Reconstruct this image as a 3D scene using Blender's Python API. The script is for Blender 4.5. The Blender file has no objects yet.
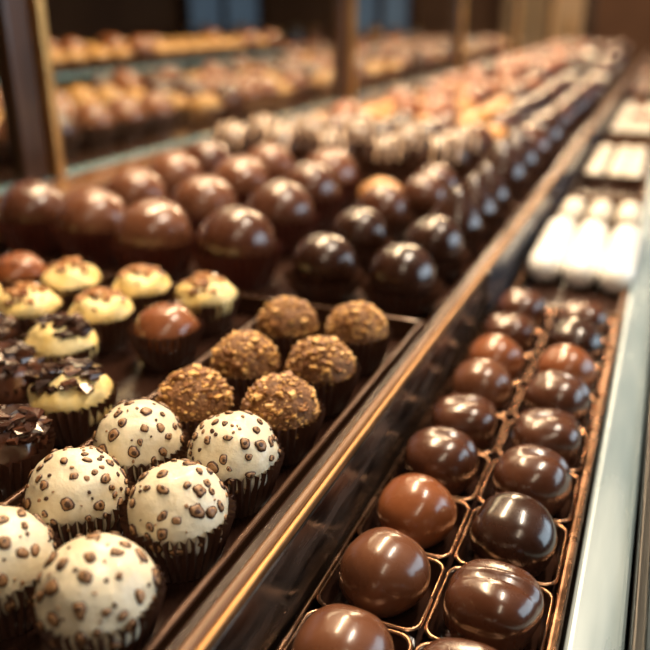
import bpy, math, random, bmesh
import numpy as np
from mathutils import Vector, Matrix, noise
random.seed(7)
scene = bpy.context.scene
ZT = 1.0            # level of the upper tray floor
# ------------------------------------------------------------------ materials
def mat(name, col, rough=0.5, metal=0.0, coat=0.0, coat_rough=0.05, var=None, vscale=60, bump=0.0, bscale=200,
        sss=0.0, rvar=0.0, spec=0.5, emis=None, estr=0.0, stretch=None):
    m = bpy.data.materials.new(name); m.use_nodes = True
    nt = m.node_tree; b = nt.nodes['Principled BSDF']
    b.inputs['Base Color'].default_value = (*col, 1)
    b.inputs['Roughness'].default_value = rough
    b.inputs['Metallic'].default_value = metal
    b.inputs['Coat Weight'].default_value = coat
    b.inputs['Coat Roughness'].default_value = coat_rough
    b.inputs['Specular IOR Level'].default_value = spec
    if sss:
        b.inputs['Subsurface Weight'].default_value = sss
        b.inputs['Subsurface Radius'].default_value = (0.004, 0.002, 0.001)
        b.inputs['Subsurface Scale'].default_value = 1.0
    if emis:
        b.inputs['Emission Color'].default_value = (*emis, 1)
        b.inputs['Emission Strength'].default_value = estr
    tc = nt.nodes.new('ShaderNodeTexCoord')
    src = tc.outputs['Object']
    if stretch:
        mp = nt.nodes.new('ShaderNodeMapping'); mp.inputs['Scale'].default_value = stretch
        nt.links.new(src, mp.inputs['Vector']); src = mp.outputs['Vector']
    if var or rvar:
        n = nt.nodes.new('ShaderNodeTexNoise'); n.inputs['Scale'].default_value = vscale
        n.inputs['Detail'].default_value = 5
        nt.links.new(src, n.inputs['Vector'])
        if var:
            r = nt.nodes.new('ShaderNodeValToRGB')
            r.color_ramp.elements[0].position = 0.35; r.color_ramp.elements[1].position = 0.65
            r.color_ramp.elements[0].color = (*col, 1); r.color_ramp.elements[1].color = (*var, 1)
            nt.links.new(n.outputs['Fac'], r.inputs['Fac'])
            nt.links.new(r.outputs['Color'], b.inputs['Base Color'])
        if rvar:
            mr = nt.nodes.new('ShaderNodeMapRange')
            mr.inputs['From Min'].default_value = 0.3; mr.inputs['From Max'].default_value = 0.7
            mr.inputs['To Min'].default_value = max(0.02, rough - rvar); mr.inputs['To Max'].default_value = rough + rvar
            nt.links.new(n.outputs['Fac'], mr.inputs['Value'])
            nt.links.new(mr.outputs['Result'], b.inputs['Roughness'])
    if bump:
        n2 = nt.nodes.new('ShaderNodeTexNoise'); n2.inputs['Scale'].default_value = bscale
        n2.inputs['Detail'].default_value = 4
        nt.links.new(src, n2.inputs['Vector'])
        bp = nt.nodes.new('ShaderNodeBump'); bp.inputs['Strength'].default_value = bump
        bp.inputs['Distance'].default_value = 0.001
        nt.links.new(n2.outputs['Fac'], bp.inputs['Height'])
        nt.links.new(bp.outputs['Normal'], b.inputs['Normal'])
    return m

M = {}
M['dark'] = mat('dark_chocolate', (.026,.0095,.005), .25, coat=.5, coat_rough=.12, var=(.042,.016,.009), vscale=90, bump=.18, bscale=140, rvar=.06)
M['milk'] = mat('milk_chocolate', (.120,.044,.021), .28, coat=.45, coat_rough=.14, var=(.160,.063,.031), vscale=70, bump=.22, bscale=110, rvar=.07)
M['milk2'] = mat('warm_milk_chocolate', (.200,.062,.022), .27, coat=.45, coat_rough=.13, var=(.245,.083,.032), vscale=70, bump=.20, bscale=120, rvar=.07)
M['mid'] = mat('semi_sweet_chocolate', (.064,.022,.011), .26, coat=.45, coat_rough=.13, var=(.094,.034,.017), vscale=80, bump=.22, bscale=120, rvar=.07)
M['white'] = mat('white_chocolate', (.70,.61,.43), .40, var=(.79,.71,.53), vscale=70, bump=.5, bscale=300, sss=.08, coat=.12)
M['speckd'] = mat('flake_dark', (.055,.021,.007), .45)
M['speckl'] = mat('flake_light', (.22,.105,.045), .45, var=(.40,.23,.11), vscale=900)
M['cocoa'] = mat('cocoa_coating', (.125,.047,.012), .6, var=(.26,.110,.032), vscale=420, bump=1.0, bscale=900)
M['crumb'] = mat('nut_crumb', (.76,.46,.15), .45, var=(.54,.27,.07), vscale=300)
M['crumb2'] = mat('cocoa_crumb', (.24,.096,.026), .5)
M['paper'] = mat('brown_paper_cup', (.070,.029,.017), .34, var=(.09,.039,.023), vscale=60)
M['paperr'] = mat('maroon_paper_cup', (.09,.023,.014), .36)
M['cream'] = mat('custard_cream', (.84,.60,.20), .42, var=(.86,.70,.35), vscale=120, bump=.5, bscale=250, sss=.05)
M['tan'] = mat('caramel_biscuit', (.40,.17,.048), .40, var=(.56,.30,.10), vscale=120, bump=.6, bscale=300, coat=.2)
M['icing'] = mat('white_icing', (.80,.74,.64), .3, var=(.72,.66,.56), vscale=40)
M['hl_driz'] = mat('highlight_drizzle', (.48,.33,.21), .3, coat=.3)  # drizzle lines whose pale colour also stands for vertical highlight streaks
M['nutty'] = mat('chopped_almond', (.46,.21,.065), .45, var=(.30,.12,.035), vscale=300)
M['eclair'] = mat('white_glaze', (.86,.85,.82), .25, var=(.92,.91,.89), vscale=30, coat=.3)
M['tray'] = mat('dark_lacquer', (.016,.007,.005), .20, coat=.5, coat_rough=.10, rvar=.12, vscale=25, var=(.032,.014,.009), stretch=(1,.2,1))
M['rim'] = mat('bronze_rim', (.070,.032,.017), .26, metal=.45, coat=.4, rvar=.1, vscale=60, stretch=(1,.15,1))
M['wood'] = mat('walnut_rail', (.085,.035,.014), .26, coat=.5, coat_rough=.12, var=(.20,.092,.037), vscale=40, stretch=(6,.25,6), rvar=.08)
M['gold'] = mat('brass', (.62,.36,.13), .34, metal=1, rvar=.10, vscale=60)
M['bronze'] = mat('aged_bronze_edge', (.30,.16,.065), .42, metal=.9, rvar=.12, vscale=60, stretch=(1,.3,1))
M['copper'] = mat('copper_cell_rim', (.36,.20,.12), .24, metal=1, rvar=.1, vscale=90)
M['cell'] = mat('cell_floor', (.040,.018,.012), .18, coat=.8)
M['panel'] = mat('black_lacquer_panel', (.008,.006,.005), .22, coat=.3, coat_rough=.18, var=(.070,.046,.034), vscale=80, bump=.35, bscale=120, rvar=.14, stretch=(1,.35,1.8))
M['bluepanel'] = mat('blue_steel_panel', (.085,.105,.14), .22, metal=.6, rvar=.1, vscale=20)
M['ledge'] = mat('frosted_steel_ledge', (.18,.27,.34), .28, metal=.25, var=(.38,.48,.55), vscale=14, rvar=.1, stretch=(3,.3,3))
M['darkwood'] = mat('dark_wood', (.022,.010,.005), .32, var=(.050,.021,.009), vscale=20, stretch=(5,5,.6), coat=.25)
M['cabinet'] = mat('cabinet_wood', (.04,.018,.010), .4, var=(.07,.03,.016), vscale=10, stretch=(1,1,6))
M['floor'] = mat('floor_boards', (.05,.028,.016), .35, var=(.09,.05,.03), vscale=3, stretch=(6,.6,1))
M['wall'] = mat('wall_plaster', (.095,.040,.017), .8, var=(.15,.068,.030), vscale=2)
M['ceil'] = mat('ceiling_paint', (.20,.14,.095), .8, var=(.24,.17,.12), vscale=2)
M['windowlit'] = mat('window_daylight', (.2,.3,.4), .3, emis=(.34,.46,.62), estr=.14)
M['windowlit2'] = mat('window_bright', (.3,.3,.3), .3, emis=(.75,.88,1.0), estr=2.5)
M['door'] = mat('door_oak', (.50,.33,.18), .5, var=(.60,.41,.24), vscale=4)
M['lampbody'] = mat('lamp_housing', (.05,.05,.05), .4, metal=.8)
def glassmat():
    m = bpy.data.materials.new('display_glass'); m.use_nodes = True
    nt = m.node_tree; nt.nodes.clear()
    o = nt.nodes.new('ShaderNodeOutputMaterial'); mx = nt.nodes.new('ShaderNodeMixShader')
    t = nt.nodes.new('ShaderNodeBsdfTransparent'); t.inputs['Color'].default_value = (.93,.97,.97,1)
    g = nt.nodes.new('ShaderNodeBsdfGlossy'); g.inputs['Roughness'].default_value = .03
    f = nt.nodes.new('ShaderNodeFresnel'); f.inputs['IOR'].default_value = 1.5
    ge = nt.nodes.new('ShaderNodeNewGeometry'); sub = nt.nodes.new('ShaderNodeMath'); sub.operation='SUBTRACT'; sub.inputs[0].default_value=1
    mul = nt.nodes.new('ShaderNodeMath'); mul.operation='MULTIPLY'
    nt.links.new(ge.outputs['Backfacing'], sub.inputs[1]); nt.links.new(sub.outputs[0], mul.inputs[0]); nt.links.new(f.outputs[0], mul.inputs[1])
    nt.links.new(mul.outputs[0], mx.inputs[0]); nt.links.new(t.outputs[0], mx.inputs[1]); nt.links.new(g.outputs[0], mx.inputs[2])
    nt.links.new(mx.outputs[0], o.inputs[0]); return m
M['glass'] = glassmat()
M['glassedge'] = mat('green_glass_edge', (.14,.23,.25), .10, coat=.6)

# ------------------------------------------------------------------ mesh kit
class T:
    def __init__(s): s.V=[]; s.F=[]; s.M=[]; s.S=[]; s.n=0
    def add(s, V, F, m, smooth=True):
        V=np.asarray(V,float); s.V.append(V)
        for f in F:
            s.F.append(tuple(i+s.n for i in f)); s.M.append(m); s.S.append(smooth)
        s.n+=len(V); return s
    def merge(s, t, R=None, loc=(0,0,0), sc=1.0):
        V=np.vstack(t.V)*sc
        if R is not None: V=V@R.T
        V=V+np.array(loc); s.V.append(V)
        for f,m,sm in zip(t.F,t.M,t.S):
            s.F.append(tuple(i+s.n for i in f)); s.M.append(m); s.S.append(sm)
        s.n+=len(V); return s
    def mesh(s, name):
        me=bpy.data.meshes.new(name)
        me.from_pydata(np.vstack(s.V).tolist(), [], s.F)
        names=[]
        for m in s.M:
            if m not in names: names.append(m)
        for m in names: me.materials.append(M[m])
        idx={m:i for i,m in enumerate(names)}
        me.polygons.foreach_set('material_index',[idx[m] for m in s.M])
        me.polygons.foreach_set('use_smooth',s.S)
        me.update(); return me
def rz(a):
    c,s=math.cos(a),math.sin(a); return np.array([[c,-s,0],[s,c,0],[0,0,1.]])
def lathe(prof, n):
    V=[];F=[]
    for r,z in prof:
        for i in range(n):
            a=2*math.pi*i/n; V.append((r*math.cos(a),r*math.sin(a),z))
    for j in range(len(prof)-1):
        for i in range(n):
            k=(i+1)%n; F.append((j*n+i,j*n+k,(j+1)*n+k,(j+1)*n+i))
    return V,F
def ball(r, nu=48, nv=26, p=2.0, sz=1.0, lump=0.0, lf=90., seed=0, top=0.0):
    V=[];F=[]
    for j in range(nv+1):
        th=math.pi*j/nv
        for i in range(nu):
            a=2*math.pi*i/nu
            d=(math.sin(th)*math.cos(a),math.sin(th)*math.sin(a),-math.cos(th))
            k=(abs(d[0])**p+abs(d[1])**p+abs(d[2])**p)**(-1/p)
            rr=r*k
            if lump:
                rr*=1+lump*noise.noise(Vector((d[0]*r*lf+seed*7.3,d[1]*r*lf+seed,d[2]*r*lf)))
            z=d[2]*rr*sz; q=1.0
            if top and d[2]>0:
                q=1-.30*d[2]**1.5; z+=top*r*d[2]**3
            V.append((d[0]*rr*q,d[1]*rr*q,z))
    for j in range(nv):
        for i in range(nu):
            k=(i+1)%nu; F.append((j*nu+i,j*nu+k,(j+1)*nu+k,(j+1)*nu+i))
    return V,F
def cup(rb, rt, h, N=34, amp=.0009, seed=0, rows=4):
    rnd=random.Random(seed); V=[];F=[]; n=N*2
    jit=[rnd.uniform(-.25,.25) for _ in range(n)]; jz=[rnd.uniform(-.0005,.0005) for _ in range(n)]
    for j in range(rows+1):
        t=j/rows
        for i in range(n):
            a=2*math.pi*(i+jit[i]*t*.5)/n
            r=rb+(rt-rb)*(t**.85)+amp*(.25+.95*t)*(1 if i%2 else -1)
            V.append((r*math.cos(a),r*math.sin(a),h*t+(jz[i] if j==rows else 0)))
    for j in range(rows):
        for i in range(n):
            k=(i+1)%n; F.append((j*n+i,j*n+k,(j+1)*n+k,(j+1)*n+i))
    F.append(tuple(range(n-1,-1,-1)))
    return V,F
def frame(d):
    d=np.array(d)/np.linalg.norm(d); a=np.array([0,0,1.]) if abs(d[2])<.9 else np.array([1.,0,0])
    u=np.cross(a,d); u/=np.linalg.norm(u); return u,np.cross(d,u),d
def flake(t, d, r, a, b, h, m, ang=0, n=14, seed=0, irr=.30):
    """low lens-shaped flake hugging a ball of radius r"""
    rnd=random.Random(seed)
    u,v,d=frame(d); cu,su=math.cos(ang),math.sin(ang); u,v=u*cu+v*su,v*cu-u*su
    V=[];w=[rnd.uniform(1-irr,1+irr) for _ in range(n)]; w=[(w[i]+w[i-1])/2 for i in range(n)]
    for k,(s,hh) in enumerate([(1,-.0001),(.9,h*.8),(.5,h)]):
        for i in range(n):
            an=2*math.pi*i/n
            p=u*a*s*w[i]*math.cos(an)+v*b*s*w[i]*math.sin(an)+d*r
            p=p/np.linalg.norm(p)*(r+hh); V.append(p)
    V.append(d*(r+h))
    F=[]
    for j in range(2):
        for i in range(n):
            k=(i+1)%n; F.append((j*n+i,j*n+k,(j+1)*n+k,(j+1)*n+i))
    for i in range(n): F.append((2*n+i,2*n+(i+1)%n,3*n))
    t.add(V,F,m)
CUBE=np.array([(x,y,z) for x in(-1,1) for y in(-1,1) for z in(-1,1)],float)
CF=[(0,1,3,2),(4,6,7,5),(0,4,5,1),(2,3,7,6),(0,2,6,4),(1,5,7,3)]
def crumb(t, pos, s, m, rnd, flat=1.0):
    V=CUBE*(1+np.array([[rnd.uniform(-.45,.3) for _ in range(3)] for _ in range(8)]))
    V=V*np.array([rnd.uniform(.6,1.3),rnd.uniform(.6,1.3),rnd.uniform(.5,.9)*flat])*s
    R=np.array(Matrix.Rotation(rnd.uniform(0,6),3,Vector((rnd.random(),rnd.random(),rnd.random()+.1)).normalized()))
    if flat<1: R=rz(rnd.uniform(0,6))@np.array(Matrix.Rotation(rnd.uniform(-.35,.35),3,'X'))
    t.add(V@R.T+np.array(pos),CF,m,False)
def rdir(rnd, zmin=-.35):
    while True:
        z=rnd.uniform(zmin,1); a=rnd.uniform(0,2*math.pi); q=math.sqrt(1-z*z)
        return np.array([q*math.cos(a),q*math.sin(a),z])

def t_white(seed):
    rnd=random.Random(seed); t=T(); r=.0163
    V,F=ball(r,64,38,lump=.06,lf=130,seed=seed); t.add(V,F,'white')
    used=[]
    for k in range(900):
        if len(used)>88: break
        s=rnd.choice([.0019,.0023,.0027,.0021,.0016]) if k<70 else rnd.choice([.0005,.0007,.0009,.0012,.0015])
        d=rdir(rnd)
        if any(np.linalg.norm(d-e)*r<(s+q)*1.0 for e,q in used): continue
        used.append((d,s)); an=rnd.uniform(0,3.1); e=rnd.uniform(.62,1.0)
        p=Vector((d[0]*r*130+seed*7.3,d[1]*r*130+seed,d[2]*r*130)); rr=r*(1+.06*noise.noise(p))+.0001
        if s<.0011: flake(t,d,rr,s,s*e,.00035,rnd.choice(['speckd','speckl']),an,seed=k,n=8,irr=.4); continue
        flake(t,d,rr,s,s*e,.00040,'speckd',an,seed=k)
        flake(t,d,rr+.00032,s*.80,s*e*.76,.00032,'speckl',an,seed=k)
        if rnd.random()<.75:
            u,v,_=frame(d); dd=d+(u*rnd.uniform(-.2,.2)+v*rnd.uniform(-.2,.2))*s/r; dd/=np.linalg.norm(dd)
            flake(t,dd,rr+.00052,s*.42,s*e*.36,.00022,'speckd',rnd.uniform(0,3),n=9,seed=k+5,irr=.4)
    o=T(); o.merge(t,loc=(0,0,.0182)); V,F=cup(.0118,.0174,.0195,36,.0010,seed); o.add(V,F,'paper',False); return o
def t_cocoa(seed):
    rnd=random.Random(seed); t=T(); r=.0151
    V,F=ball(r,60,36,lump=.07,lf=180,seed=seed); t.add(V,F,'cocoa')
    for k in range(900):
        d=rdir(rnd,-.3); big=d[2]>.3 and rnd.random()<.10
        s=rnd.choice([.0011,.0014]) if big else rnd.choice([.00025,.0003,.0004,.0005,.0006,.0007]); m='crumb' if rnd.random()<.50 else 'crumb2'
        crumb(t,d*(r*1.006),s,m,rnd,.7)
    o=T(); o.merge(t,loc=(0,0,.0177)); V,F=cup(.0116,.0172,.0190,34,.0010,seed); o.add(V,F,'paper',False); return o
def t_bon(seed,r,m,cupm='paper',p=2.0,sz=1.0,top=0.,lo=False,streaks=False,N=34,ch=None,flare=1.13):
    t=T(); c=r*sz+.0012
    V,F=ball(r,24 if lo else 56,14 if lo else 32,p=p,sz=sz,lump=.02 if lo else .035,lf=50,seed=seed,top=top)
    q=T(); q.add(V,F,m); t.merge(q,loc=(0,0,c))
    if streaks:
        for k in (-.42,.05,.48):
            V=[];F=[];n=14
            for i in range(n+1):
                a=math.pi*(.06+.88*i/n); x=r*k+.0010*math.sin(i*1.3)
                for dx,dr in((-.0012,.0),(0,.0011),(.0012,.0)):
                    xx=x+dx; R=math.sqrt(max(r*r-xx*xx,1e-8))+.0004+dr
                    V.append((xx,R*math.cos(a),c+R*math.sin(a)*sz))
            for i in range(n):
                for j in range(2): F.append((i*3+j,i*3+j+1,i*3+3+j+1,i*3+3+j))
            t.add(V,F,'hl_driz')
    if cupm:
        V,F=cup(r*.78,r*flare,(ch or r*1.0),N if not lo else 20,r*.055,seed,rows=4 if not lo else 2); t.add(V,F,cupm,False)
    return t
def t_bar(seed,m,lo=True):
    """rounded chocolate bar with icing stripes across"""
    t=T(); V,F=ball(.017,24,14,p=3.2); V=[(x,y*1.45,z*.62+.011) for x,y,z in V]; t.add(V,F,m)
    for k in(-.015,-.005,.005,.015):
        V=[];F=[];n=10
        for i in range(n+1):
            x=-.015+.030*i/n; zz=.011+.62*.017*(max(0,1-(abs(x)/.017)**3.2-(abs(k)/.0247)**3.2))**(1/3.2)
            for dy,dz in((-.0018,.0001),(0,.0012),(.0018,.0001)): V.append((x,k+dy+.0012*math.sin(i),zz+dz))
        for i in range(n):
            for j in range(2): F.append((i*3+j,i*3+3+j,i*3+4+j,i*3+j+1))
        t.add(V,F,'icing')
    return t
def t_tart(seed,kind):
    rnd=random.Random(seed); t=T(); R=.0183; H=.0195
    V,F=cup(.0125,R,H,30,.0011,seed); t.add(V,F,'paper',False)
    base={'yellow':'cream','stripe':'cream','brown':'milk2','dark':'mid'}[kind]; sz=.84
    q=T(); V,F=ball(.0165,52,30,sz=sz,lump=.08 if kind=='brown' else .20,lf=90,seed=seed); q.add(V,F,base); t.merge(q,loc=(0,0,H-.0025))
    zc=H-.0025
    def top(x,y):
        k=max(0,1-(x*x+y*y)/(.0165**2)); return zc+.0165*sz*math.sqrt(k)
    def chunks(n,q0,s0,s1,ms,dz=.0003,fl=.5):
        for k in range(n):
            a=rnd.uniform(0,6.3); q=q0*math.sqrt(rnd.random()); x,y=q*math.cos(a),q*math.sin(a)
            crumb(t,(x,y,top(x,y)+dz),rnd.uniform(s0,s1),rnd.choice(ms),rnd,fl)
    if kind=='yellow': chunks(30,.0130,.0011,.0025,['nutty','nutty','milk2','crumb2','milk'])
    elif kind=='brown': chunks(5,.012,.0010,.0018,['mid','dark'])
    elif kind=='stripe': chunks(42,.0145,.0016,.0036,['dark','mid','dark'],.0008)
    elif kind=='dark': chunks(70,.0155,.0018,.0034,['dark','mid','dark'],.0008)
    return t
def t_tan(seed,lo=True):
    rnd=random.Random(seed); t=T(); r=.021
    q=T(); V,F=ball(r,26,14,sz=.72,lump=.14,lf=70,seed=seed); q.add(V,F,'tan'); t.merge(q,loc=(0,0,r*.72+.001))
    for k in range(10):
        d=rdir(rnd,.2); crumb(t,(d[0]*r,d[1]*r,r*.74+d[2]*r*.74),rnd.uniform(.0016,.003),rnd.choice(['crumb','mid']),rnd,.6)
    V,F=cup(r*.78,r*1.08,r*.8,20,.0012,seed,rows=2); t.add(V,F,'paper',False); return t

def obj(name, me, loc=(0,0,0), rotz=0, sc=1.0):
    o=bpy.data.objects.new(name,me); scene.collection.objects.link(o)
    o.location=loc; o.rotation_euler=(0,0,rotz); o.scale=(sc,)*3 if not isinstance(sc,tuple) else sc; return o
def group(name, loc):
    e=bpy.data.objects.new(name,None); e.empty_display_size=.05; e.location=loc; scene.collection.objects.link(e); return e
def box(name,x0,x1,y0,y1,z0,z1,m,bev=.001,parent=None):
    me=bpy.data.meshes.new(name); cx,cy,cz=(x0+x1)/2,(y0+y1)/2,(z0+z1)/2
    V=CUBE*np.array([(x1-x0)/2,(y1-y0)/2,(z1-z0)/2]); me.from_pydata(V.tolist(),[],CF); me.materials.append(M[m]); me.update()
    bm=bmesh.new(); bm.from_mesh(me); bmesh.ops.recalc_face_normals(bm,faces=bm.faces)
    if bev: bmesh.ops.bevel(bm,geom=bm.edges[:],offset=bev,segments=3,affect='EDGES',profile=.5)
    bm.to_mesh(me); bm.free()
    o=obj(name,me,(cx,cy,cz))
    if parent:
        o.parent=parent; o.matrix_parent_inverse=Matrix.Translation(-Vector(parent.location))
    return o

# ------------------------------------------------------------------ room
box('floor',-4.0,2.6,-1.5,6.2,-.05,0,'floor',0)
box('ceiling',-4.0,2.6,-1.5,6.2,2.8,2.85,'ceil',0)
box('wall_back',-4.0,2.6,6.0,6.1,0,2.8,'wall',0)
box('wall_front',-4.0,2.6,-1.5,-1.4,0,2.8,'wall',0)
box('wall_left',-4.0,-3.9,-1.4,6.0,0,2.8,'wall',0)
box('wall_right',2.5,2.6,-1.4,6.0,0,2.8,'wall',0)
def window(name,axis,a0,a1,z0,z1,pos,m,side):
    g=group(name,((a0+a1)/2,pos,(z0+z1)/2) if axis=='y' else (pos,(a0+a1)/2,(z0+z1)/2))
    def bb(n,u0,u1,w0,w1,t0,t1,mm):
        if axis=='y': box(n,u0,u1,min(pos+side*t0,pos+side*t1),max(pos+side*t0,pos+side*t1),w0,w1,mm,0,g)
        else: box(n,min(pos+side*t0,pos+side*t1),max(pos+side*t0,pos+side*t1),u0,u1,w0,w1,mm,0,g)
    bb('pane',a0,a1,z0,z1,.0,.01,m)
    f=.05
    bb('frame_a',a0-f,a0,z0-f,z1+f,0,.05,'darkwood'); bb('frame_b',a1,a1+f,z0-f,z1+f,0,.05,'darkwood')
    bb('frame_c',a0,a1,z1,z1+f,0,.05,'darkwood'); bb('frame_d',a0,a1,z0-f,z0,0,.05,'darkwood')
    bb('mullion',(a0+a1)/2-.02,(a0+a1)/2+.02,z0,z1,.01,.04,'darkwood')
window('window_1','y',-3.75,-3.1,1.0,2.2,6.0,'windowlit',-1)
window('window_2','y',-2.3,-1.85,1.0,2.0,6.0,'windowlit',-1)
window('window_3','x',.2,3.2,1.0,2.3,2.5,'windowlit2',-1)
g=group('door_1',(-.85,5.97,1.0))
box('leaf',-1.15,-.6,5.94,5.99,0.01,2.05,'door',.01,g)
box('frame_a',-1.22,-1.15,5.93,5.995,0,2.12,'darkwood',.005,g); box('frame_b',-.6,-.53,5.93,5.995,0,2.12,'darkwood',.005,g)
box('handle',-.68,-.66,5.88,5.94,.98,1.12,'gold',.004,g)

# ------------------------------------------------------------------ counter
Y0,Y1=-.25,3.9
g=group('display_counter',(-.29,1.8,.5))
box('cabinet_body',-.50,-.1015,Y0,Y1,.0,.992,'cabinet',.002,g)
box('upper_deck',-.50,-.1015,Y0,Y1,.9925,.9975,'tray',.0005,g)
g=group('lower_display_counter',(-.02,1.8,.5))
box('cabinet_front',-.1010,.045,Y0,Y1,.0,.962,'cabinet',.002,g)
box('lower_deck',-.1010,.045,Y0,Y1,.9625,.967,'tray',.0005,g)
g=group('divider_rail',(-.093,1.8,1.0))
box('step_panel',-.0928,-.0888,Y0,.468,.9675,1.0115,'panel',.0006,g)
box('step_panel_rear',-.0928,-.0888,.473,Y1,.9675,1.0115,'bluepanel',.0006,g)
box('panel_post',-.0935,-.0870,.468,.473,.9675,1.014,'panel',.0006,g)
box('lacquer_rail',-.1005,-.0955,Y0,Y1,.9675,1.0125,'tray',.0012,g)
box('walnut_rail',-.0953,-.0915,Y0,Y1,1.0115,1.0155,'wood',.0013,g)
box('bronze_edge',-.0915,-.0892,Y0,Y1,1.0115,1.0146,'bronze',.0008,g)
g=group('front_glass_panel',(.02,1.8,.99))
box('glass_channel',.0145,.022,Y0,Y1,.9675,.990,'lampbody',.001,g)
box('front_glass',.0165,.0205,Y0,Y1,.990,1.035,'glass',.0008,g)
box('steel_ledge',-.0045,.0135,Y0,Y1,.9675,.9815,'ledge',.0025)
box('rear_wood_ledge',-.50,-.455,Y0,Y1,.9980,1.026,'wood',.003)

# trays
def tray(name,x0,x1,y0,y1,z,h=.008,w=.004,m='tray',rm='rim'):
    g=group(name,((x0+x1)/2,(y0+y1)/2,z))
    box('base',x0,x1,y0,y1,z-.0020,z-.0002,m,.0004,g)
    box('rim_left',x0,x0+w,y0,y1,z-.0002,z+h,rm,.0011,g); box('rim_right',x1-w,x1,y0,y1,z-.0002,z+h,rm,.0011,g)
    box('rim_near',x0+w,x1-w,y0,y0+w,z-.0002,z+h,rm,.0011,g); box('rim_far',x0+w,x1-w,y1-w,y1,z-.0002,z+h,rm,.0011,g)
    return g
tray('truffle_tray',-.1835,-.1030,.02,.382,ZT,.012,.0030)
tray('tartlet_tray',-.4525,-.1865,.02,.382,ZT,.012,.0030)
tray('bonbon_tray',-.4525,-.1030,.386,.70,ZT,.006,.0030)
tray('bonbon_tray',-.4525,-.1030,.704,1.02,ZT,.006,.0030)
tray('bonbon_tray',-.4525,-.1030,1.024,1.80,ZT,.006,.0030)
tray('bonbon_tray',-.4525,-.1030,1.804,2.80,ZT,.006,.0030)
tray('bonbon_tray',-.4525,-.1030,2.804,3.85,ZT,.006,.0030)

# truffles
W=[t_white(s).mesh('speckled_white_truffle_mesh') for s in (1,2,3)]
C=[t_cocoa(s).mesh('nut_crumb_truffle_mesh') for s in (11,12,13)]
for i,(x,y) in enumerate([(-.1600,.1325),(-.1242,.1330),(-.1605,.1685),(-.1247,.1740),(-.1615,.2045),(-.1250,.2105)]):
    obj('speckled_white_truffle',W[i%3],(x,y,ZT),i*1.3)
for i,(x,y) in enumerate([(-.160,.2405),(-.1245,.248),(-.159,.282),(-.1255,.291),(-.161,.331),(-.126,.338)]):
    obj('nut_crumb_truffle',C[i%3],(x,y,ZT),i*1.7)

# tartlets
TT={k:t_tart(s,k).mesh('%s_tartlet_mesh'%k) for k,s in (('yellow',21),('stripe',22),('brown',23),('dark',24))}
nm={'yellow':'custard_tartlet','stripe':'chocolate_topped_custard_tartlet','brown':'milk_chocolate_tartlet','dark':'dark_shaving_tartlet'}
for i,(x,y,k) in enumerate([(-.212,.227,'stripe'),(-.217,.305,'brown'),(-.222,.352,'yellow'),(-.261,.308,'yellow'),(-.2525,.268,'stripe'),
        (-.302,.300,'yellow'),(-.265,.350,'yellow'),(-.309,.345,'yellow'),(-.2515,.229,'dark'),(-.2085,.184,'dark'),
        (-.295,.258,'dark'),(-.350,.345,'brown'),(-.345,.300,'yellow'),(-.249,.188,'dark'),(-.292,.215,'stripe'),(-.395,.345,'yellow'),(-.338,.256,'brown')]):
    obj(nm[k],TT[k],(x,y,ZT),i*2.1)

# big milk bonbons and cupped dark bonbons
B=t_bon(31,.0255,'mid','paperr').mesh('large_bonbon_mesh'); B2=t_bon(32,.0255,'milk','paperr').mesh('large_milk_bonbon_mesh')
for i,(x,y) in enumerate([(-.243,.427),(-.305,.424),(-.366,.437),(-.254,.512),(-.317,.508),(-.383,.512),(-.264,.590),(-.332,.594),(-.397,.59),(-.423,.44),(-.275,.66),(-.34,.665),(-.405,.66)]):
    obj('large_milk_bonbon',B2 if i%3 else B,(x,y,ZT),i)
D=t_bon(41,.0200,'dark',flare=1.23,ch=.016).mesh('dark_bonbon_mesh'); D2=t_bon(42,.0203,'mid',flare=1.19,ch=.017).mesh('dark_bonbon_b_mesh')
P=t_bon(43,.0200,'dark',top=.40).mesh('pointed_bonbon_mesh'); TN=t_tan(5).mesh('nut_bonbon_mesh')
for i,(x,y,me) in enumerate([(-.1795,.423,D),(-.1285,.421,D),(-.184,.496,D),(-.1295,.492,D),(-.192,.570,D2),(-.1295,.552,P),(-.2175,.640,TN),(-.1295,.605,P),(-.1295,.655,P),(-.175,.625,D2),(-.178,.673,D2)]):
    obj('pointed_dark_bonbon' if me==P else 'nut_bonbon' if me==TN else 'dark_bonbon',me,(x,y,ZT+.0008),i*.9)

def mass(name, items, loc):
    t=T()
    for tp,x,y,z,a,s in items: t.merge(tp,rz(a),(x-loc[0],y-loc[1],z-loc[2]),s)
    return obj(name,t.mesh(name+'_mesh'),loc)
R=random.Random(3)
lo_d=t_bon(51,.020,'dark',lo=True); lo_mid=t_bon(52,.020,'mid',lo=True); lo_m=t_bon(53,.021,'milk2',lo=True)
lo_s=t_bon(54,.020,'dark',lo=True,streaks=True,sz=1.12); lo_p=t_bon(55,.019,'dark',lo=True,top=.4); lo_t=[t_tan(56),t_tan(57)]
lo_w=t_bon(58,.020,'icing',lo=True,sz=.8); bar_d=t_bar(59,'mid'); bar_m=t_bar(60,'milk2')
def rows(x0,x1,y0,y1,dx,dy,pick,z=ZT,jit=.002,sc=1.0):
    out=[];y=y0;j=0
    while y<=y1:
        x=x0;i=0
        while x<=x1+1e-6:
            tp=pick(i,j,x,y); bar=tp in (bar_d,bar_m)
            out.append((tp,x+R.uniform(-jit,jit),y+R.uniform(-jit,jit),z,R.uniform(-.15,.15)+(.35 if tp is lo_s else 0) if (bar or tp is lo_s) else R.uniform(0,6),sc*R.uniform(.93,1.05))); x+=dx;i+=1
        y+=dy;j+=1
    return out
it=rows(-.422,-.134,.742,.99,.0575,.076,lambda i,j,x,y: (lo_p if x>-.17 else lo_s) if j<2 else R.choice([lo_t[0],lo_mid,lo_d]),sc=1.26)
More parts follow.
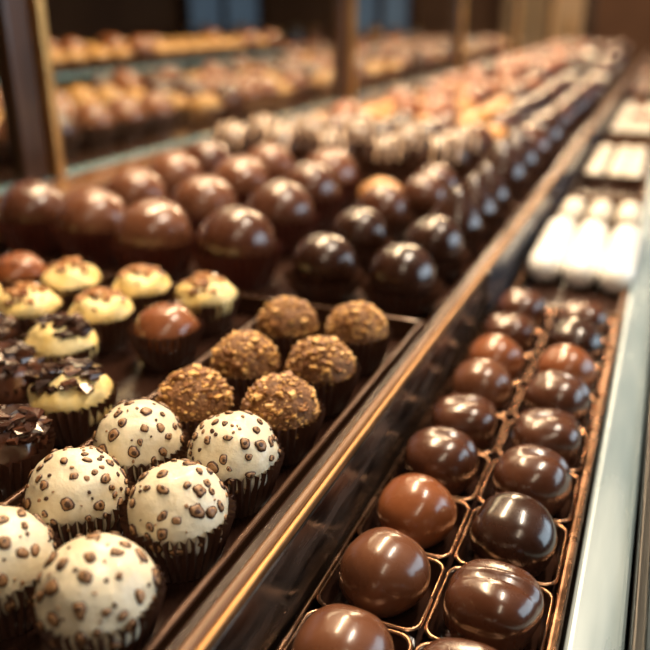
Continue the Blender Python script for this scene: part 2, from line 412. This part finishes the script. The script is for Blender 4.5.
mass('streaked_bonbon_assortment',it,(-.28,.87,ZT))
it=rows(-.420,-.134,1.065,1.765,.056,.060,lambda i,j,x,y: (R.choice(lo_t+[lo_m]) if x<-.20 else R.choice([lo_d,lo_mid])) if (j//5)%2==0 else (R.choice([lo_t[0],lo_m,lo_mid]) if x<-.25 else R.choice([lo_mid,lo_d])),sc=1.1)
mass('caramel_biscuit_assortment',it,(-.28,1.4,ZT))
it=rows(-.415,-.138,1.855,2.76,.066,.080,lambda i,j,x,y: R.choice([lo_m,lo_m,lo_mid,lo_d]) if x<-.26 else R.choice([bar_d,bar_d,bar_m]) if j%5<3 else R.choice([lo_mid,lo_d]),sc=1.28)
mass('striped_bar_assortment',it,(-.28,2.3,ZT))
it=rows(-.412,-.138,2.86,3.80,.070,.090,lambda i,j,x,y: R.choice([lo_m,lo_mid,lo_d]) if x<-.3 else R.choice([bar_d,lo_w,bar_d,lo_mid,lo_d]),sc=1.35)
mass('iced_bonbon_assortment',it,(-.28,3.3,ZT))

# ------------------------------------------------------------------ lower right praline tray
ZP=.9700
def rrect(cx,cy,hx,hy,r,n=5):
    pts=[]
    for sx,sy,a0 in((1,1,0),(-1,1,90),(-1,-1,180),(1,-1,270)):
        for k in range(n+1):
            a=math.radians(a0+90*k/n); pts.append((cx+sx*(hx-r)+(r*math.cos(a)),cy+sy*(hy-r)+r*math.sin(a)))
    return pts
t=T(); xs=(-.0670,-.0288); ys=[.0915+.0395*k for k in range(11)]
for x in xs:
    for y in ys:
        hx,hy=.0187,.0193
        rings=[(hx,hy,.0053,.0112),(hx-.0004,hy-.0004,.0052,.0118),(hx-.0009,hy-.0009,.005,.0118),(hx-.0013,hy-.0013,.0048,.0112),(hx-.0019,hy-.0019,.0045,.0012)]
        V=[];F=[]
        for a,b,r,z in rings: V+= [(p[0],p[1],z) for p in rrect(x,y,a,b,r)]
        n=24
        for j in range(3):
            for i in range(n): k=(i+1)%n; F.append((j*n+i,j*n+k,(j+1)*n+k,(j+1)*n+i))
        t.add(V,F,'copper')
        F=[(3*n+i,3*n+(i+1)%n,4*n+(i+1)%n,4*n+i) for i in range(n)]+[tuple(range(4*n,5*n))]
        t.add(V,F,'cell')
gt=group('praline_tray',(-.0477,.29,ZP))
o=obj('cells',t.mesh('praline_cells')); o.location=(0,0,ZP); o.parent=gt; o.matrix_parent_inverse=Matrix.Translation(-Vector(gt.location))
ya,yb=ys[0]-.022,ys[-1]+.022
box('base',-.0875,-.0075,ya,yb,ZP-.0025,ZP+.0008,'cell',.0004,gt)
box('infill_left',-.0880,-.0858,ya,yb,ZP+.0008,ZP+.0118,'copper',.001,gt)
box('infill_right',-.0098,-.0060,ya,yb,ZP+.0008,ZP+.0128,'copper',.0015,gt)
box('infill_near',-.0858,-.0098,ya,ya+.003,ZP+.0008,ZP+.0112,'copper',.001,gt)
box('infill_far',-.0858,-.0098,yb-.003,yb,ZP+.0008,ZP+.0112,'copper',.001,gt)
def t_pral(seed,m,p,sz,swirl=False):
    t=T(); r=.0155
    V,F=ball(r,64,36,p=p,sz=sz,lump=.07,lf=70,seed=seed); q=T()
    if swirl:
        V=[(x,y,z+(.0009*math.exp(-((y-.3*x-.002)/.0012)**2)-.0006*math.exp(-((y-.3*x+.002)/.0015)**2) if z>0 else 0)) for x,y,z in V]
    q.add(V,F,m); t.merge(q,loc=(0,0,r*sz*.985)); return t
PR=[t_pral(61,'milk',2.1,.92).mesh('praline_a'),t_pral(62,'milk2',2.0,.90).mesh('praline_b'),t_pral(63,'mid',2.7,.86,True).mesh('praline_c'),t_pral(64,'mid',2.2,.92,True).mesh('praline_d'),t_pral(65,'dark',2.3,.90).mesh('praline_e')]
seqL=[0,0,0,0,1,3,2,0,1,2,3]; seqR=[2,2,2,2,4,3,2,3,1,4,2]
for i,y in enumerate(ys):
    for x,sq in((xs[0],seqL),(xs[1],seqR)):
        k=sq[i%11]; a=R.uniform(-.3,.3)
        obj('glossy_praline',PR[k],(x+R.uniform(-.0008,.0008),y+R.uniform(-.0012,.0012),ZP+.0013),a,1.0 if k!=2 else .97)

# eclairs plate and farther trays on lower deck
def plate(name,y0,y1,m='tray',rm='wood'): tray(name,-.0855,-.0055,y0,y1,.9700,.008,.004,m,rm)
plate('eclair_tray',.525,.850)
t=T()
V,F=ball(.0133,40,30,p=2.1); V=[(x,(y*1.5)+(.052 if y>1e-6 else -.052 if y<-1e-6 else 0),z*1.0) for x,y,z in V]
t.add(V,F,'eclair')
q=T(); q.merge(t,loc=(0,0,.0134)); EC=q.mesh('glazed_eclair_mesh')
for i,x in enumerate((-.0690,-.0415,-.0142)):
    obj('white_glazed_eclair',EC,(x,.658-.004*i,.9700),R.uniform(-.025,.025))
it=[]
silver=t_bon(71,.0115,'icing',lo=True,sz=.9,cupm=None)
for i in range(3):
    for j in range(2): it.append((silver,-.070+.0265*i,.786+.033*j,.9700,0,1.0))
mass('white_almond_sweets',it,(-.045,.80,.97))
plate('white_truffle_tray',.90,1.26)
it=[(lo_w,x,y,.9700,R.uniform(0,6),.60) for x in(-.068,-.042,-.0230) for y in(1.02,1.06,1.10,1.14,1.20)]
mass('iced_white_truffles',it,(-.045,1.07,.97))
plate('white_truffle_tray',1.34,1.9)
it=[(lo_w if R.random()<.75 else lo_m,x,y,.9700,R.uniform(0,6),.58) for x in(-.067,-.045,-.0230) for y in[1.42+.05*k for k in range(9)]]
mass('iced_truffle_assortment',it,(-.045,1.6,.97))
plate('sweet_tray',2.0,3.6)
it=[(R.choice([lo_mid,lo_m,lo_d]),x,y,.9700,R.uniform(0,6),.58) for x in(-.067,-.045,-.0230) for y in[2.05+.045*k for k in range(33)]]
mass('mixed_praline_assortment',it,(-.045,2.8,.97))

# ------------------------------------------------------------------ rear glass case
g=group('rear_display_cabinet',(-.88,1.8,.5))
box('case_body',-1.25,-.505,Y0,Y1,0,1.012,'darkwood',.002,g)
box('case_shelf',-1.25,-.53,Y0,Y1,1.0125,1.018,'tray',.001,g)
g=group('rear_glass_screen',(-.52,1.8,1.35))
box('glass_shoe',-.5255,-.506,Y0,Y1,1.0125,1.0260,'glassedge',.001,g)
py=[-.22,.525,1.27,2.05,2.85,3.7]
for i,y in enumerate(py):
    box('post_%d'%i,-.525,-.506,y,y+.030,1.0265,1.75,'darkwood',.003,g)
    box('post_brass_%d'%i,-.514,-.498,y+.0305,y+.041,1.0265,1.75,'gold',.0015,g)
for i in range(len(py)-1):
    box('pane_%d'%i,-.520,-.514,py[i]+.042,py[i+1]-.001,1.0265,1.70,'glass',0,g)
box('top_rail',-.545,-.500,Y0,Y1,1.7505,1.79,'darkwood',.003,g)
box('corner_pilaster',-.66,-.546,.40,.500,1.019,1.75,'darkwood',.004)
it=rows(-.90,-.58,.64,1.95,.056,.062,lambda i,j,x,y:R.choice([lo_m,lo_m,lo_t[0],lo_mid]) if j%7<5 else lo_t[1],z=1.0185,sc=1.2)
it=[v for v in it if (int(v[2]*100)%45)>6]
mass('rear_case_bonbons',it,(-.74,1.3,1.0185))
it=rows(-1.15,-.58,2.15,3.6,.065,.07,lambda i,j,x,y:R.choice([lo_m,lo_t[0],lo_mid]),z=1.0185,sc=1.3)
mass('rear_case_assortment',it,(-.8,2.9,1.0185))
# raised glass tier inside the rear case
g=group('glass_display_tier',(-1.08,1.4,1.05))
box('glass_shelf',-1.22,-.945,.75,2.05,1.062,1.068,'glass',0,g)
box('glass_front_edge',-.9445,-.941,.75,2.05,1.0615,1.0685,'glassedge',.0005,g)
for y in(.77,1.38,2.01):
    box('bracket_%d'%int(y*100),-1.20,-.96,y,y+.012,1.0185,1.0615,'gold',.001,g)
it=rows(-1.18,-.985,.80,2.0,.060,.066,lambda i,j,x,y:R.choice([lo_t[0],lo_t[1],lo_m]),z=1.0685,sc=1.2)
mass('caramel_bonbons',it,(-1.08,1.4,1.0685))
# back shelving with jars behind the glass case
g=group('back_shelf_unit',(-2.2,4.9,1))
box('back_panel',-3.3,-1.45,5.25,5.28,.0,.9,'darkwood',0,g)
for k,z in enumerate((.25,.58,.88)):
    box('shelf_%d'%k,-3.3,-1.45,4.9,5.25,z,z+.03,'cabinet',.003,g)
box('side_a',-3.34,-3.30,4.9,5.28,0,.91,'cabinet',.003,g); box('side_b',-1.45,-1.41,4.9,5.28,0,.91,'cabinet',.003,g)
def jar(col,seed):
    t=T(); V,F=lathe([(0,0),(.05,0),(.055,.01),(.055,.10),(.045,.12),(.038,.125),(.038,.14)],20); t.add(V,F,col)
    V,F=lathe([(.0,.165),(.008,.163),(.012,.15),(.042,.148),(.042,.138),(0,.138)],20); t.add(V,F,'gold'); return t
it=[]
for i,x in enumerate(np.arange(-3.2,-1.5,.14)):
    it.append((jar(R.choice(['milk2','tan','mid','bluepanel','dark']),i),x,5.06,.911,0,R.uniform(.9,1.15)))
mass('sweet_jars',it,(-2.3,5.06,.911))

# ------------------------------------------------------------------ lamps
def bar(name,x,y,z,L,w,energy,col,rot=0):
    g=group(name,(x,y,z))
    box('housing',x-w/2-.01,x+w/2+.01,y-L/2-.01,y+L/2+.01,z+.012,z+.05,'lampbody',.003,g)
    box('hanger',x-.006,x+.006,y-.006,y+.006,z+.05,2.8,'lampbody',0,g)
    l=bpy.data.lights.new(name+'_light','AREA'); l.shape='RECTANGLE'; l.size=w; l.size_y=L; l.energy=energy; l.color=col
    o=bpy.data.objects.new('diffuser_light',l); scene.collection.objects.link(o); o.location=(x,y,z)
    o.parent=g; o.matrix_parent_inverse=Matrix.Translation(-Vector(g.location))
warm=(1,.72,.44)
bar('added_fill_lamp',-.36,.80,1.80,.8,.045,21,warm)
bar('added_fill_lamp',-.36,2.3,1.80,1.3,.045,27,warm)
bar('added_fill_lamp',-.36,3.6,1.80,.9,.045,17,warm)
bar('added_fill_lamp',.15,.55,1.95,.5,.045,12,(1,.84,.65))
bar('added_fill_lamp',.25,-.55,2.0,.9,.12,4.5,(1,.82,.60))  # added fill behind the camera, lightens the shaded paper cups
bar('added_fill_lamp',-.85,1.6,1.68,1.6,.05,13,warm)
bar('added_fill_lamp',-.85,3.2,1.68,1.2,.05,7,warm)
bar('added_fill_lamp',-.4,5.0,2.4,.8,.3,24,warm)  # added lamp, only there to brighten the room background
l=bpy.data.lights.new('window_daylight','AREA'); l.shape='RECTANGLE'; l.size=2.8; l.size_y=1.2; l.energy=34; l.color=(.70,.85,1)
o=bpy.data.objects.new('window_daylight',l); scene.collection.objects.link(o); o.location=(2.42,1.7,1.65); o.rotation_euler=(math.radians(90),0,math.radians(90))
w=bpy.data.worlds.new('world'); scene.world=w; w.use_nodes=True
w.node_tree.nodes['Background'].inputs[0].default_value=(.5,.45,.42,1); w.node_tree.nodes['Background'].inputs[1].default_value=.25

# ------------------------------------------------------------------ camera
cd=bpy.data.cameras.new('camera'); cam=bpy.data.objects.new('camera',cd); scene.collection.objects.link(cam)
cam.location=(0,0,1.1675); cam.rotation_euler=(math.radians(68),0,math.radians(22.96))
cd.lens=43.03; cd.sensor_width=36; cd.clip_start=.01; cd.clip_end=50
cd.dof.use_dof=True; cd.dof.focus_distance=.262; cd.dof.aperture_fstop=6.8
scene.camera=cam
try:
    scene.view_settings.view_transform='Standard'; scene.view_settings.look='None'
    scene.view_settings.exposure=-.15
except Exception as e: print(e)
